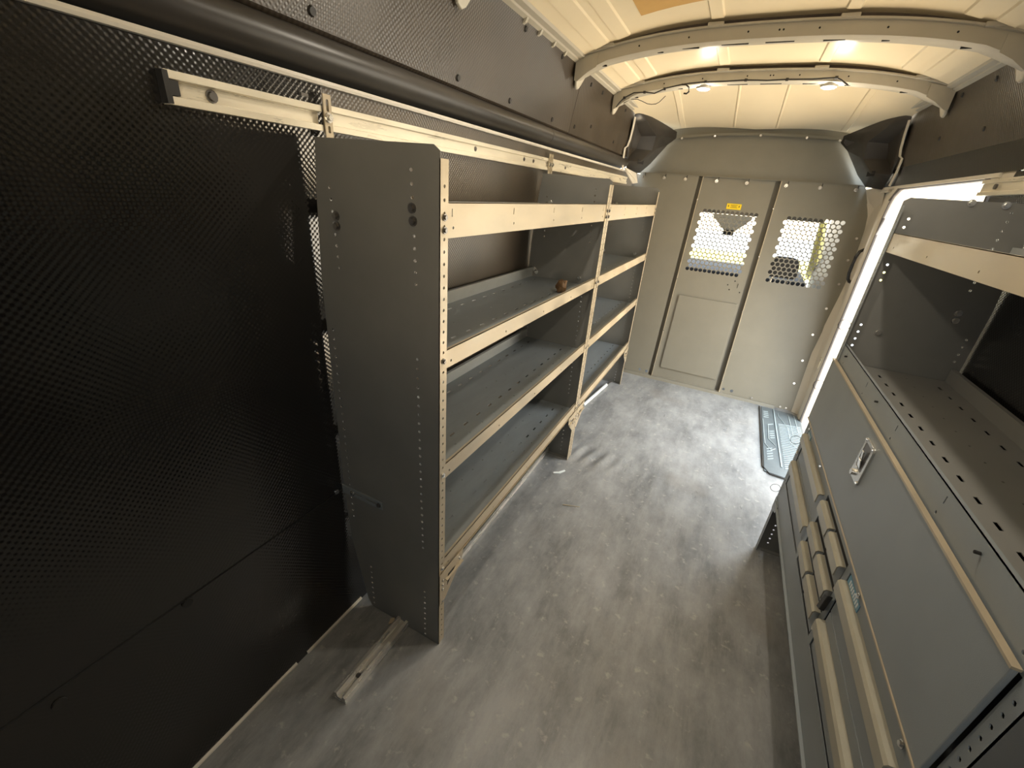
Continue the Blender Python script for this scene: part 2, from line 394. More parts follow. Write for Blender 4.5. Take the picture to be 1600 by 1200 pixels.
# grab handle
th = thing('grab_handle', 'black curved grab handle bolted to the cream door pillar', 'handle', (1.34, 2.93, 1.02))
hp = [(1.345, 2.93, 1.255), (1.325, 2.91, 1.25), (1.30, 2.89, 1.235), (1.29, 2.885, 1.20), (1.289, 2.89, 1.14), (1.292, 2.905, 1.09), (1.302, 2.92, 1.05), (1.32, 2.94, 1.03), (1.345, 2.955, 1.028)]
hp = [(x + .022, y, z) for x, y, z in hp]
MB().tube(hp, .010, 10).build('grip', 'black', th, smooth=True)
for p in ((1.364, 2.93, 1.255), (1.364, 2.955, 1.028)):
    MB().tube([p, (p[0] - .01, p[1], p[2])], .016, 12).build('mount', 'black', th)
# gusset plate at the rear top corner of the opening
gp = [(1.345, 1.60, 1.64), (1.345, 1.38, 1.66), (1.345, 1.40, 1.60), (1.345, 1.47, 1.585), (1.345, 1.55, 1.61)]
struct(MB().prism(gp, (.01, 0, 0)).build('trim_6', 'beige'), 'cream painted corner plate above the right rail', 'trim')

# ------------------------------------------------------------------ roof
def zroof(x, y):
    u = min(1.0, abs(x - XC) / .79); t = min(1, max(0, (y - 2.45) / .97)); t = t * t * (3 - 2 * t)
    return 2.003 + .118 * (1 - u ** 3) - t * (.095 + .035 * (1 - u * u)) * (1 - .25 * u)
xs = [-.30 + i * 1.58 / 48 for i in range(49)]; ys = [Y0 + j * (3.44 - Y0) / 60 for j in range(61)]
b = MB().grid([[(x, y, zroof(x, y)) for x in xs] for y in ys])
ceil = struct(b.build('ceiling', 'roof', smooth=True), 'whitish painted curved sheet metal roof of the van, warm light tinted into it', 'ceiling')
def rib(x0, x1, y0, y1, h=.007, xe=None):
    n = 16; top = []; R = []
    for k in range(n + 1):
        y = y0 + (y1 - y0) * k / n; d = (xe or 0) * k / n
        R.append([(x0 + d, y, zroof(x0 + d, y) + .004), (x0 + d + .001, y, zroof(x0 + d, y) - h * .1), (x0 + d + .006, y, zroof(x0 + d, y) - h),
                  (x1 + d - .006, y, zroof(x1 + d, y) - h), (x1 + d - .001, y, zroof(x1 + d, y) - h * .1), (x1 + d, y, zroof(x1 + d, y) + .004)])
    return MB().grid(R)
for (y0, y1) in ((-1.25, .36), (.60, 1.43), (1.62, 2.10)):
    for (x0, x1) in ((-.212, -.145), (-.115, -.056), (.252, .307), (.70, .752), (1.036, 1.095), (1.125, 1.19)):
        struct(rib(x0, x1, y0, y1).build('roof_rib', 'roof', ceil))
for (x0, x1, xe) in ((-.03, .0, -.03), (.345, .352, -.02), (.605, .612, .01), (1.0, 1.03, .03)):
    struct(rib(x0, x1 + .012, 2.38, 3.36, .006, xe).build('roof_rib', 'roof', ceil))
# roof side rails
for f, nm, lab in ((ident, 'trim_7', 'cream painted roof rail along the left edge of the roof'), (mx, 'trim_8', 'cream painted roof rail along the right edge of the roof')):
    b = MB()
    for pr in ([(-.312, 1.990), (-.286, 2.000), (-.283, 2.010), (-.312, 2.012)], [(-.283, 2.006), (-.262, 2.010), (-.258, 2.02), (-.283, 2.024)], [(-.262, 2.020), (-.235, 2.030), (-.233, 2.038), (-.262, 2.045)]):
        b.prism([(f(x), Y0, z) for x, z in pr], (0, 2.90 - Y0, 0))
    for y in (.9, 1.03, 1.17, 1.30, -.2, 0.1):
        b.prism([(f(-.315), y, 1.978), (f(-.296), y, 1.985), (f(-.288), y, 2.001), (f(-.315), y, 2.001)], (0, .014, 0))
    struct(b.build(nm, 'bow'), lab, 'trim')

# roof bows
def bowtop(x):
    u = min(1.0, abs(x - XC) / .80); return 2.012 + .088 * (1 - u ** 2.6)
def make_bow(yf, lab, with_wire=False):
    t = thing('roof_bow', lab, 'roof bow', (XC, yf, 2.0), 'pressed steel bows across the roof')
    X = [-.298 + i * 1.576 / 56 for i in range(57)]
    def sec(x):
        z = bowtop(x); dz = .055 + .025 * max(0, (abs(x - XC) / .79 - .82) / .18)
        # top flange lip, front face, bottom flange, back face
        return [(x, yf - .012, z - .006), (x, yf - .012, z), (x, yf, z + .002), (x, yf + .075, z + .004), (x, yf + .078, z - dz * .8), (x, yf + .060, z - dz - .002),
                (x, yf + .012, z - dz - .004), (x, yf, z - dz + .004), (x, yf, z - .008)]
    b = MB(); R = [sec(x) + [sec(x)[0]] for x in X]; b.grid(R)
    beam = b.build('beam', 'bow', t, smooth=True)
    g = MB(); X2 = X[2:-2]
    g.grid([[(x, yf + .030, bowtop(x)) for x in X2], [(x, yf + .030, zroof(x, yf) + .001) for x in X2], [(x, yf + .050, zroof(x, yf) + .001) for x in X2], [(x, yf + .050, bowtop(x)) for x in X2]])
    g.build('light_stop', 'light_stop', t)  # added dark strip, keeps lamp light from showing over the bow
    # raised saddles on the top flange, small slots and holes
    for x in (-.16, .275, .725, 1.14):
        MB().box(x - .03, x + .03, yf - .016, yf + .01, bowtop(x) - .004, bowtop(x) + .010).build('saddle', 'bow', t, bev=.003)
    for x in (-.235, -.215, -.02, .18, .40, .508, .522, .64, .85, 1.05, 1.19):
        z = bowtop(x) - .028
        MB().tube([(x, yf - .0015, z), (x, yf + .002, z)], .0035, 8).build('hole', 'dark', t)
    for x, l in ((-.19, .03), (.07, .012), (.19, .035), (.36, .05), (.52, .05), (.70, .035), (.86, .012), (1.10, .02)):
        zz = bowtop(x) - .059
        MB().box(x - l, x + l, yf + .022, yf + .030, zz - .0015, zz + .003).build('slot', 'dark', t)
    for f in (ident, mx):
        # tongue that runs down over the wall lining
        P = [(-.300, yf - .005, 2.012), (-.300, yf + .145, 2.005), (-.307, yf + .115, 1.955), (-.318, yf + .085, 1.912), (-.322, yf + .068, 1.902), (-.320, yf + .045, 1.912), (-.310, yf + .01, 1.955)]
        b = MB(); P1 = [(f(x + .006), y, z) for x, y, z in P]; P2 = [(f(x + .018), y, z) for x, y, z in P]
        n = len(P); b.add(P1 + P2, [tuple(range(n)), tuple(range(n, 2 * n))] + [(i, (i + 1) % n, n + (i + 1) % n, n + i) for i in range(n)])
        b.build('end_bracket', 'bow', t, bev=.004)
        b = MB().prism([(f(-.300), yf - .004, 2.008), (f(-.300), yf - .004, 1.925), (f(-.285), yf - .004, 1.922), (f(-.24), yf - .004, 1.955), (f(-.20), yf - .004, 1.975), (f(-.20), yf - .004, 2.026)], (0, .003, 0))
        b.build('end_bracket', 'bow', t)
    return t
make_bow(.44, 'cream steel roof bow nearest us, only its left end tongue in view')
make_bow(1.46, 'wide bare cream roof bow with small holes and slots, no wiring')
bw = make_bow(2.15, 'cream steel roof bow carrying the wiring and the two lit lamps')

# lamps
for i, (x, y, pw) in enumerate(LAMPS):
    z = bowtop(x) - .062
    lab = ['round lit ceiling lamp on the far roof bow, left of the two', 'round lit ceiling lamp on the far roof bow, right of the two',
           'round ceiling lamp overhead on the near roof bow, left side', 'round ceiling lamp overhead on the near roof bow, right side'][i]
    t = thing('ceiling_lamp', lab, 'lamp', (x, y, z), 'round roof lamps')
    MB().tube([(x, y, z + .004), (x, y, z - .006)], [.040, .036], 24).build('housing', 'bow', t, smooth=True)
    MB().tube([(x, y, z - .005), (x, y, z - .010)], [.034, .028], 24).build('lens', 'glow', t, smooth=True)
    if y < 1:
        area('lamp_light', (x, y, z - .016), (0, 0, 0), .06, .06, pw, WARM, 'DISK'); continue
    ld = bpy.data.lights.new('lamp_light', 'POINT'); ld.energy = pw; ld.color = WARM; ld.shadow_soft_size = .03
    l = bpy.data.objects.new('lamp_light', ld); scene.collection.objects.link(l); l.location = (x, y, z - .045)

# wiring on the far bow
wp = [(-.273, 1.93), (-.255, 1.955), (-.232, 1.977), (-.18, 2.001), (-.114, 2.003), (-.062, 1.997), (-.003, 2.021), (.079, 2.037), (.12, 2.042), (.2, 2.047), (.3, 2.048), (.398, 2.052), (.5, 2.048), (.589, 2.051), (.7, 2.05), (.8, 2.055), (.824, 2.044), (.859, 2.022)]
t = thing('wiring_harness', 'thin dark wiring harness clipped along the far roof bow', 'cable', (.3, 2.13, 2.04))
MB().tube([(x, 2.138, z) for x, z in wp], .0035, 6).build('cable', 'black', t, smooth=True)
MB().tube([(.079, 2.136, 2.037), (.105, 2.13, 2.034), (.122, 2.125, 2.02), (.126, 2.125, 2.0), (.115, 2.128, 1.992), (.10, 2.13, 1.994)], .0045, 6).build('cable', 'black', t, smooth=True)
MB().tube([(-.24, 2.17, 1.955), (-.203, 2.17, 1.975), (-.16, 2.17, 1.974), (-.133, 2.17, 1.965), (-.10, 2.17, 1.952), (-.074, 2.17, 1.949), (-.05, 2.17, 1.951), (-.032, 2.17, 1.960), (-.003, 2.17, 1.990)], .002, 6).build('cable', 'black', t, smooth=True)
for x, z in ((-.232, 1.977), (-.12, 2.003), (-.01, 2.018), (.2, 2.047), (.398, 2.052), (.589, 2.051), (.8, 2.055)):
    MB().box(x - .007, x + .007, 2.132, 2.148, z - .006, z + .006).build('clip', 'black', t, bev=.002)
# masking tape on the roof
rows = [[(.005 + .25 * u + (.01 if v else 0), 0.96 + .32 * v + u * (-.03), zroof(.1, 1.1) - .0025 + .004 * u) for u in (0, .25, .5, .75, 1)] for v in (0, .5, 1)]
rows = [[(x, y, zroof(x, y) - .003) for x, y, z in r] for r in rows]
tag(MB().grid(rows).build('paper_sticker', 'tape'), 'tan paper sticker on the roof ahead of the near bow', 'sticker')

# ------------------------------------------------------------------ partition
A_ = .24938
def pp(x, z, d=0): return (x, 2.906 + A_ * z + d, z)
part = thing('bulkhead_partition', 'grey painted steel partition with two perforated windows at the front of the cargo area', 'partition', (XC, 2.95, 0))
TH = (0, .003, 0)
def frame(z0, z1, l, r, holes, d): return MB().plate([(l(z0), z0)] + [(r(z0), z0)] + [(r(z0 + (z1 - z0) * k / 6), z0 + (z1 - z0) * k / 6) for k in range(1, 7)] + [(l(z1), z1)], holes, lambda u, v: pp(u, v, d), TH)
# left panel
hs = [circ(.09, .051, .010, 12), circ(.150, .049, .012, 12)]
lp = MB().plate([(-.345, .005), (.172, .005), (.172, 1.645), (-.30, 1.645), (-.385, 1.40), (-.39, .6)], hs, lambda u, v: pp(u, v, -.012), TH)
lp.add([pp(.172, .005, -.012), pp(.172, 1.645, -.012), pp(.172, 1.645, .03), pp(.172, .005, .03)], [(0, 1, 2, 3)])
lp.build('left_panel', 'partition', part)
# gaps: strips in a darkened partition tone, shade put into the colour
for xg in (.185, .742):
    MB().plate([(xg - .02, .0), (xg + .02, .0), (xg + .02, 1.645), (xg - .02, 1.645)], [], lambda u, v: pp(u, v, .018), TH).build('gap_strip', 'gap', part)
def perf(x0, x1, z0, z1, outer, d, extra=[]):
    """steel sheet with staggered round holes"""
    p = .0345; h = p * .876; r = .0148; nr = int(round((z1 - z0) / h)); nc = int((x1 - x0) / p)
    wdt = nc * p; z1 = z0 + nr * h; x1 = x0 + wdt + p / 2; b = MB()
    # frame around the holed field
    b.plate(outer, [[(x0, z0), (x1, z0), (x1, z1), (x0, z1)]] + extra, lambda u, v: pp(u, v, d), TH)
    th = Vector(TH); N = 12
    for j in range(nr):
        za, zb = z0 + j * h, z0 + (j + 1) * h; off = (p / 2 if j % 2 else 0)
        for i in range(nc):
            xa = x0 + off + i * p; cx, cz = xa + p / 2, (za + zb) / 2
            cir = [(cx + r * math.cos(2 * PI * k / N), cz + r * math.sin(2 * PI * k / N)) for k in range(N)]
            sq = []
            for k in range(N):
                a = 2 * PI * k / N; c, s_ = math.cos(a), math.sin(a); m_ = min((p / 2) / max(abs(c), 1e-6), (h / 2) / max(abs(s_), 1e-6)); sq.append((cx + c * m_, cz + s_ * m_))
            corners = [(xa + p, zb), (xa, zb), (xa, za), (xa + p, za)]
            V = [Vector(pp(*q, d)) for q in cir + sq + corners]
            F = []
            for k in range(N):
                k2 = (k + 1) % N; ca = int(((k + .5) * 360 / N) // 90)
                a0, a1 = 2 * PI * k / N, 2 * PI * k2 / N
                if k2 == 0: a1 = 2 * PI
                ac = [math.atan2(h / 2, p / 2), PI - math.atan2(h / 2, p / 2), PI + math.atan2(h / 2, p / 2), 2 * PI - math.atan2(h / 2, p / 2)]
                cc = [q for q in range(4) if a0 < ac[q] < a1]
                if cc: F.append((k, N + k, 2 * N + cc[0], N + k2, k2))
                else: F.append((k, N + k, N + k2, k2))
            b.add(V, F)
            n0 = len(b.v); b.v += [Vector(pp(*q, d)) + th for q in cir]; o = n0 - len(V)
            b.f += [(o + k, o + (k + 1) % N, n0 + (k + 1) % N, n0 + k) for k in range(N)]
        # half cell filler
        xa = x0 if j % 2 else x0 + wdt
        b.add([pp(xa, za, d), pp(xa + p / 2, za, d), pp(xa + p / 2, zb, d), pp(xa, zb, d)], [(0, 1, 2, 3)])
    return b
cp = perf(.245, .686, .925, 1.40, [(.20, .02), (.725, .02), (.725, 1.645), (.20, 1.645)], .004)
cp.add([pp(.20, .02, -.012), pp(.20, 1.645, -.012), pp(.20, 1.645, .02), pp(.20, .02, .02), pp(.206, .02, -.012), pp(.206, 1.645, -.012), pp(.206, 1.645, .005), pp(.206, .02, .005)],
       [(0, 1, 2, 3), (0, 1, 5, 4), (4, 5, 6, 7)])
cpo = cp.build('center_panel', 'partition', part)
b = MB().plate(rrect(.255, .71, .11, .725, .012), [], lambda u, v: pp(u, v, -.008), (0, .012, 0)); b.build('access_cover', 'partition', part, bev=.003)
rp_ = perf(.850, 1.258, .925, 1.40, [(.760, .005), (1.300, .005), (1.305, .466), (1.34, .75), (1.375, 1.0), (1.385, 1.23), (1.372, 1.436), (1.29, 1.645), (.760, 1.645)], -.012,
           [circ(.790, .051, .010, 12), circ(.852, .051, .012, 12)])
rp_.add([pp(.760, .005, -.012), pp(.760, 1.645, -.012), pp(.760, 1.645, .03), pp(.760, .005, .03)], [(0, 1, 2, 3)])
rp_.add([pp(.760, .005, -.018), pp(.766, .005, -.018), pp(.766, 1.645, -.018), pp(.760, 1.645, -.018)], [(0, 1, 2, 3)])
rp_.build('right_panel', 'partition', part)
# header panel with arched top
hd = [(-.345, 1.638), (-.20, 1.80), (-.117, 1.918), (-.07, 1.93), (.2, 1.957), (.533, 1.968), (.85, 1.960), (1.074, 1.945), (1.16, 1.918), (1.25, 1.80), (1.352, 1.638)]
MB().plate(hd, [], lambda u, v: pp(u, v, .012), TH).build('header_panel', 'partition', part)
b = MB(); hp_ = hd[2:9]
b.grid([[pp(x, z + .09, .014) for x, z in hp_], [pp(x, z, .010) for x, z in hp_], [pp(x, z, -.012) for x, z in hp_], [pp(x, z - .018, -.014) for x, z in hp_]]); b.build('header_flange', 'partition', part)
MB().prism([pp(-.30, 1.645, -.016), pp(-.30, 1.650, -.016), pp(-.30, 1.650, .02), pp(-.30, 1.645, .02)], (1.59, 0, 0)).build('edge_bead', 'partition', part)
for xr_ in (.2005, .7605):  # paler rims: light caught on the panel edges put into their colour
    MB().prism([pp(xr_, .02, -.020), pp(xr_ + .005, .02, -.020), pp(xr_ + .005, .02, -.010), pp(xr_, .02, -.010)], Vector(pp(0, 1.645, 0)) - Vector(pp(0, .02, 0))).build('edge_bead', 'lip', part)
for x, z in ((-.035, 1.918), (.21, 1.94), (.533, 1.952), (.84, 1.945), (1.05, 1.932)):
    MB().bolt(pp(x, z - .004, -.015), (0, -1, 0), .006, .006).build('bolt', 'steel', part)
# lower rim of the three panels and bolts
b = MB().prism([pp(-.34, .0, -.03), pp(-.34, .022, -.025), pp(-.34, .022, .01), pp(-.34, 0, .01)], (1.52, 0, 0)); b.build('bottom_rail', 'partition', part)
for x in (-.27, -.10, .07, .31, .53, .80, 1.02, 1.24):
    MB().bolt(pp(x, 1.615, -.014), (0, -1, .1), .0095, .010).build('bolt', 'steel', part)
    MB().box(x + .008, x + .012, pypart(1.635) - .0165, pypart(1.635) - .013, 1.622, 1.645).build('slot', 'dark', part)
for x, z in ((1.352, 1.30), (1.345, 1.15), (1.34, .98), (1.315, .80), (1.285, .60), (1.275, .40), (1.27, .22), (1.270, .02), (1.23, .02), (1.02, .035), (-.02, .02), (.14, .02), (.79, .02)):
    MB().bolt(pp(x - .012, z, -.014), (0, -1, .1), .0065, .008).build('bolt', 'steel', part)
for x, z in ((.203, 1.47), (.203, .85), (.203, .42), (.203, 1.15), (.762, 1.45), (.762, 1.1), (.762, .68), (.762, .36), (.203, .12), (.762, .12), (.10, .02)):
    MB().bolt(pp(x, z, -.018), (0, -1, .1), .004, .005, 8).build('rivet', 'steel', part)
for x, z in ((.60, .86), (.62, .825), (.645, .895), (.70, .815)):
    MB().tube([pp(x, z, .001), pp(x, z, .006)], .005, 8).build('hole', 'dark', part)
MB().box(.672, .675, pypart(.86) - .002 + .002, pypart(.86) + .006, .83, .88).build('slot', 'dark', part)
MB().plate(rrect(.432, .538, 1.42, 1.462, .003), [], lambda u, v: pp(u, v, -.0005), (0, .003, 0)).build('warning_label', 'yellow', part)['label'] = 'yellow warning label'
b = MB()
for (x0, x1, z0, z1) in ((.442, .448, 1.436, 1.450), (.52, .526, 1.436, 1.450), (.46, .51, 1.450, 1.453), (.465, .505, 1.441, 1.444), (.46, .51, 1.432, 1.435)):
    b.plate([(x0, z0), (x1, z0), (x1, z1), (x0, z1)], [], lambda u, v: pp(u, v, -.0016), (0, .001, 0))
b.build('printed_text', 'ink', part)

# ------------------------------------------------------------------ black corner trims
def corner(f, nm, lab):
    P = {'a': (-.298, 2.74, 1.985), 'b': (-.262, 2.80, 2.012), 'c': (-.165, 3.12, 1.985), 'd': (-.085, 3.34, 1.957), 'e': (-.085, 3.372, 1.915), 'f': (-.14, 3.352, 1.865),
         'g': (-.245, 3.315, 1.715), 'h': (-.31, 3.27, 1.640), 'i': (-.355, 3.02, 1.62), 'j': (-.352, 2.92, 1.70), 'k': (-.345, 2.86, 1.80), 'l': (-.318, 2.78, 1.91),
         'm': (-.245, 2.90, 1.965), 'n': (-.20, 3.12, 1.90), 'o': (-.215, 3.14, 1.80), 'p': (-.275, 3.08, 1.715),
         'q': (-.318, 2.93, 1.94), 'r': (-.305, 3.08, 1.89), 's': (-.335, 3.10, 1.80), 't': (-.358, 3.02, 1.745)}
    K = list(P); V = [(f(P[k][0]), P[k][1], P[k][2]) for k in K]; ix = {k: i for i, k in enumerate(K)}
    F = ['abmq', 'bcnm', 'cdefn', 'fgon', 'ghpo', 'hijp', 'alq', 'lktsrq'[:0] or 'lkq', 'mnrq', 'nosr', 'opts', 'ktq'[:0] or 'kjt', 'jpt', 'qrs', 'qst', 'kqt']
    b = MB().add(V, [tuple(ix[c] for c in fc) for fc in F])
    o = b.build(nm, 'molding', smooth=True)
    md = o.modifiers.new('s', 'SOLIDIFY'); md.thickness = .006
    struct(o, lab, 'trim')
    # square opening and screw recess, white edge of the body pillar behind
    MB().prism([(f(-.288), 3.06, 1.695), (f(-.262), 3.14, 1.695), (f(-.258), 3.13, 1.725), (f(-.285), 3.05, 1.725)], (0, -.012, 0)).build('opening', 'dark', o)
    MB().prism([(f(-.18), 3.16, 1.93), (f(-.17), 3.18, 1.93), (f(-.168), 3.18, 1.945), (f(-.178), 3.16, 1.945)], (0, -.01, 0)).build('opening', 'dark', o)
    pth = [(-.305, 2.72, 1.965), (-.318, 2.76, 1.90), (-.335, 2.80, 1.83), (-.345, 2.80, 1.79), (-.352, 2.76, 1.775), (-.357, 2.78, 1.70), (-.362, 2.84, 1.63)]
    b = MB(); b.grid([[(f(x + .012), y - .012, z), (f(x + .012), y + .03, z + .004)] for x, y, z in pth])
    e = b.build('trim_%d' % (11 if f is ident else 12), 'beige')
    md = e.modifiers.new('s', 'SOLIDIFY'); md.thickness = .004
    struct(e, 'jagged cream edge of the body pillar beside the ' + ('left' if f is ident else 'right') + ' black corner trim', 'trim')
corner(ident, 'trim_9', 'black moulded plastic corner cover at the left top of the partition')
corner(mx, 'trim_10', 'black moulded plastic corner cover at the right top of the partition')
b = MB().prism([(-.33, 2.90, 1.63), (-.345, 2.90, 1.655), (-.30, 3.12, 1.63), (-.29, 3.20, 1.56), (-.31, 3.12, 1.55)], (-.01, 0, 0))
struct(b.build('trim_13', 'beige'), 'small cream body flange below the left corner cover', 'trim')
b = MB().grid([[(1.30, 3.30, 1.62), (1.345, 3.05, 1.64)], [(1.33, 3.29, 1.56), (1.352, 3.02, 1.61)], [(1.385, 3.27, 1.44), (1.36, 3.02, 1.56)], [(1.395, 3.2, 1.2), (1.365, 2.95, 1.4)]])
struct(b.build('trim_14', 'beige', smooth=True), 'cream body pillar patch below the right corner cover', 'trim')

# ------------------------------------------------------------------ shelving units
H = 1.52
PIT = .0262
def side_panel(y, ydir, f, unit, sc=1.0, cols=None, hgt=H, name='end_panel', mt='powder', fm='lip'):
    """upright sheet with rows of holes; front flange folded in direction ydir; f maps local depth (0 front, negative to the wall) to x"""
    O = [(0, 0), (0, 1.508), (-.016, 1.519), (-.345, 1.523), (-.358, 1.41), (-.374, 1.20), (-.378, .60), (-.376, .40), (-.368, .30), (-.350, .20), (-.318, .03), (-.30, 0)]
    O = [(x * sc, z) for x, z in O]
    holes = []
    for (x, z0, z1, dx) in cols:
        k = 0
        while z0 + k * PIT <= z1 + 1e-6:
            z = z0 + k * PIT; holes.append(circ(x + dx * (z - z0), z, .0042, 6, .3 * k)); k += 1
    b = MB().plate(O, holes, lambda u, v: (f(u), y, v), (0, .0018, 0))
    o = b.build(name, mt, unit)
    fh = []; k = 0
    while .03 + k * PIT < 1.47: fh.append(circ(y + ydir * .016, .03 + k * PIT, .0040, 6)); k += 1
    ya, yb = sorted((y, y + ydir * .030))
    fo = [(ya, 0), (yb, 0), (yb, 1.495 if ydir > 0 else 1.495), (ya, 1.495)]
    s = 1 if f(-1) < f(0) else -1
    MB().plate(fo, fh, lambda u, v: (f(0) - s * .0018, u, v), (s * .0018, 0, 0)).build('front_flange', fm, o)
    # back and bottom stiffening folds
    MB().box(min(f(-.30 * sc), f(-.02)), max(f(-.30 * sc), f(-.02)), min(y, y + ydir * .02), max(y, y + ydir * .02), 0.001, .003).build('foot_flange', mt, o)
    return o
def tray(f, unit, y0, y1, zf, lip, depth, wide=True, lipmat='lip', traymat='shelf', slots=True):
    """shelf tray: sheet with slots, raised front and rear lips"""
    b = MB(); holes = []
    if slots:
        n = int((y1 - y0 - .1) / .084)
        for k in range(n + 1):
            yy = y0 + .06 + k * .084
            for xx in (-.115, -.31 * depth / .36):
                holes.append([(xx - .004, yy - .011), (xx + .004, yy - .014), (xx + .004, yy + .012), (xx - .004, yy + .015)])
            for xx in (-.072, -.20): holes.append(circ(xx, yy + .04, .0032, 6))
    b.plate([(-.004, y0), (-depth, y0), (-depth, y1), (-.004, y1)], holes, lambda u, v: (f(u), v, zf), (0, 0, -.0015))
    o = b.build('shelf', traymat, unit)
    s = 1 if f(-1) < f(0) else -1
    q = [circ(y0 + .05 + k * .30, zf + lip * .25, .0035, 8) for k in range(int((y1 - y0 - .06) / .30) + 1)]
    q += [[(y0 + .045 + k * .30 + a, zf + lip * .70 + c) for a, c in ((-.002, -.008), (.002, -.008), (.002, .008), (-.002, .008))] for k in range(int((y1 - y0 - .06) / .30) + 1)] if lip > .06 else []
    fl = MB().plate([(y0, zf - .004), (y1, zf - .004), (y1, zf + lip), (y0, zf + lip)], q, lambda u, v: (f(0) - s * .003, u, v), (-s * .0018, 0, 0))
    fl.prism([(f(-.003), y0, zf + lip), (f(-.012), y0, zf + lip), (f(-.012), y0, zf + lip - .0018), (f(-.003), y0, zf + lip - .0018)], (0, y1 - y0, 0))
    fl.build('front_lip', lipmat, o)
    rl = MB().box(min(f(-depth), f(-depth + .002)), max(f(-depth), f(-depth + .002)), y0, y1, zf, zf + .046)
    rl.box(min(f(-depth), f(-depth - .012)), max(f(-depth), f(-depth - .012)), y0, y1, zf + .044, zf + .046)
    rl.build('rear_lip', 'shelfback' if lipmat == 'lip' else traymat, o)
    return o
M['shelfback'] = mat('galvanised_rear_lip', (0.50, 0.52, 0.51), 0.38, metal=0.3, var=0.1, vscale=10, stretch=(1, .5, 1))
COL = [(-.066, 1.235, 1.485, -.03), (-.060, .42, 1.072, -.012), (-.057, .016, .242, 0),
       (-.306, 1.238, 1.44, -.04), (-.348, .41, 1.08, -.008), (-.290, .022, .23, 0)]
ZS = [(1.345, .069), (1.034, .045), (.694, .045), (.333, .045)]
U = []
lay = [(0.0, -.02, 1, 1.30, -1, 'grey metal shelving unit on the left nearest the camera, its tall side panel facing us', 'van shelving units'),
       (1.306, 1.306, 1, 2.60, -1, 'grey metal shelving unit on the left beyond the middle upright, next to the partition', 'van shelving units')]
for (_, ya, da, yb, db, lab, grp) in lay:
    u = thing('shelving_unit', lab, 'shelving', (-.18, (ya + yb) / 2, 0), grp); U.append(u)
    side_panel(ya, da, ident, u, cols=COL); side_panel(yb, db, ident, u, cols=COL)
    for zf, lip in ZS: tray(ident, u, ya + .004, yb - .003, zf, lip, .352 if zf > .4 else .345)
    # hex bolts on the uprights
    for y, s, d in ((ya, -1, 'n'), (yb, -1, 'f')):
        pts = [(-.072, 1.397), (-.070, 1.371), (-.3, 1.36), (-.3, 1.337)] if d == 'n' else [(-.072, 1.40), (-.29, 1.40), (-.09, 1.062), (-.33, 1.058), (-.34, 1.07)]
        for x, z in pts: MB().bolt((x, y, z), (0, s, 0), .008, .008).build('bolt', 'darksteel' if d == 'n' else 'steel', u)
    fl = ya + da * .016, yb + db * .016
    for y in fl:
        for z in (1.385, 1.359, 1.055, .712, .352, .30, .28, .26, .205):
            MB().bolt((.001, y, z), (1, 0, 0), .0055, .005).build('bolt', 'darksteel' if z > 1 else 'steel', u)
    # gusset brackets under the lowest shelf
    for y, s in ((ya + .0, 1), (yb, -1)):
        g = MB().prism([(.002, y, .334), (.002, y + s * .135, .334), (.002, y + s * .125, .290), (.002, y + s * .030, .205), (.002, y + s * .0, .195)], (.002, 0, 0))
        g.box(.002, .012, min(y + s * .03, y + s * .125), max(y + s * .03, y + s * .125), .288, .292)
        go = g.build('gusset_bracket', 'lip', u)
        MB().prism([(.0045, y + s * .045, .30), (.0045, y + s * .085, .30), (.0045, y + s * .040, .255)], (.0006, 0, 0)).build('cutout', 'dark', go)
        MB().bolt((.004, y + s * .11, .312), (1, 0, 0), .005, .005).build('bolt', 'steel', u)
    # long front stiffener under lowest shelf
    MB().prism([(.001, ya + .1, .329), (.001, yb - .1, .329), (-.02, yb - .1, .318), (-.02, ya + .1, .318)], (0, 0, -.0018)).build('stiffener', 'lip', u)

# foam lump on the shelf
b = MB(); R = []
for i in range(9):
    a = PI * i / 8; row = []
    for k in range(13):
        t_ = 2 * PI * (k % 12) / 12; rr = .024 * (1 + .18 * math.sin(3 * t_ + i) + .1 * math.sin(5 * t_ - i)) * (.35 + .65 * math.sin(min(a, 2.4)) if i else .35)
        row.append((-.085 + rr * math.cos(t_), 1.03 + rr * math.sin(t_), 1.036 + .052 * (1 - math.cos(a)) / 2 + .004 * math.sin(4 * t_)))
    R.append(row)
b.grid(R); b.add(R[0][:12], [tuple(range(12))]); b.add(R[-1][:12], [tuple(range(12))])
tag(b.build('dried_lump', 'brown', smooth=True), 'small rough brown lump sitting on the second shelf near the middle upright', 'debris')

# stay bracket on the near side panel
t = thing('angle_bracket', 'small grey slotted angle bracket tying the near side panel to the wall', 'bracket', (-.30, -.03, .5))
bo = MB().plate([(-.385, .500), (-.215, .500), (-.215, .530), (-.385, .530)], [rrect(-.35, -.30, .511, .519, .0035), rrect(-.285, -.24, .511, .519, .0035)], lambda u, v: (u, -.0235, v), (0, .003, 0))
bo.plate([(-.060, .500), (-.0235, .500), (-.0235, .530), (-.060, .530)], [circ(-.045, .515, .004)], lambda u, v: (-.388, u, v), (.003, 0, 0))
bo.build('strap', 'powder2', t)
MB().bolt((-.338, -.024, .515), (0, -1, 0), .007, .006).build('bolt', 'steel', t)
MB().bolt((-.228, -.024, .515), (0, -1, 0), .006, .006).build('bolt', 'darksteel', t)
MB().bolt((-.385, -.047, .515), (1, 0, 0), .006, .006).build('bolt', 'steel', t)

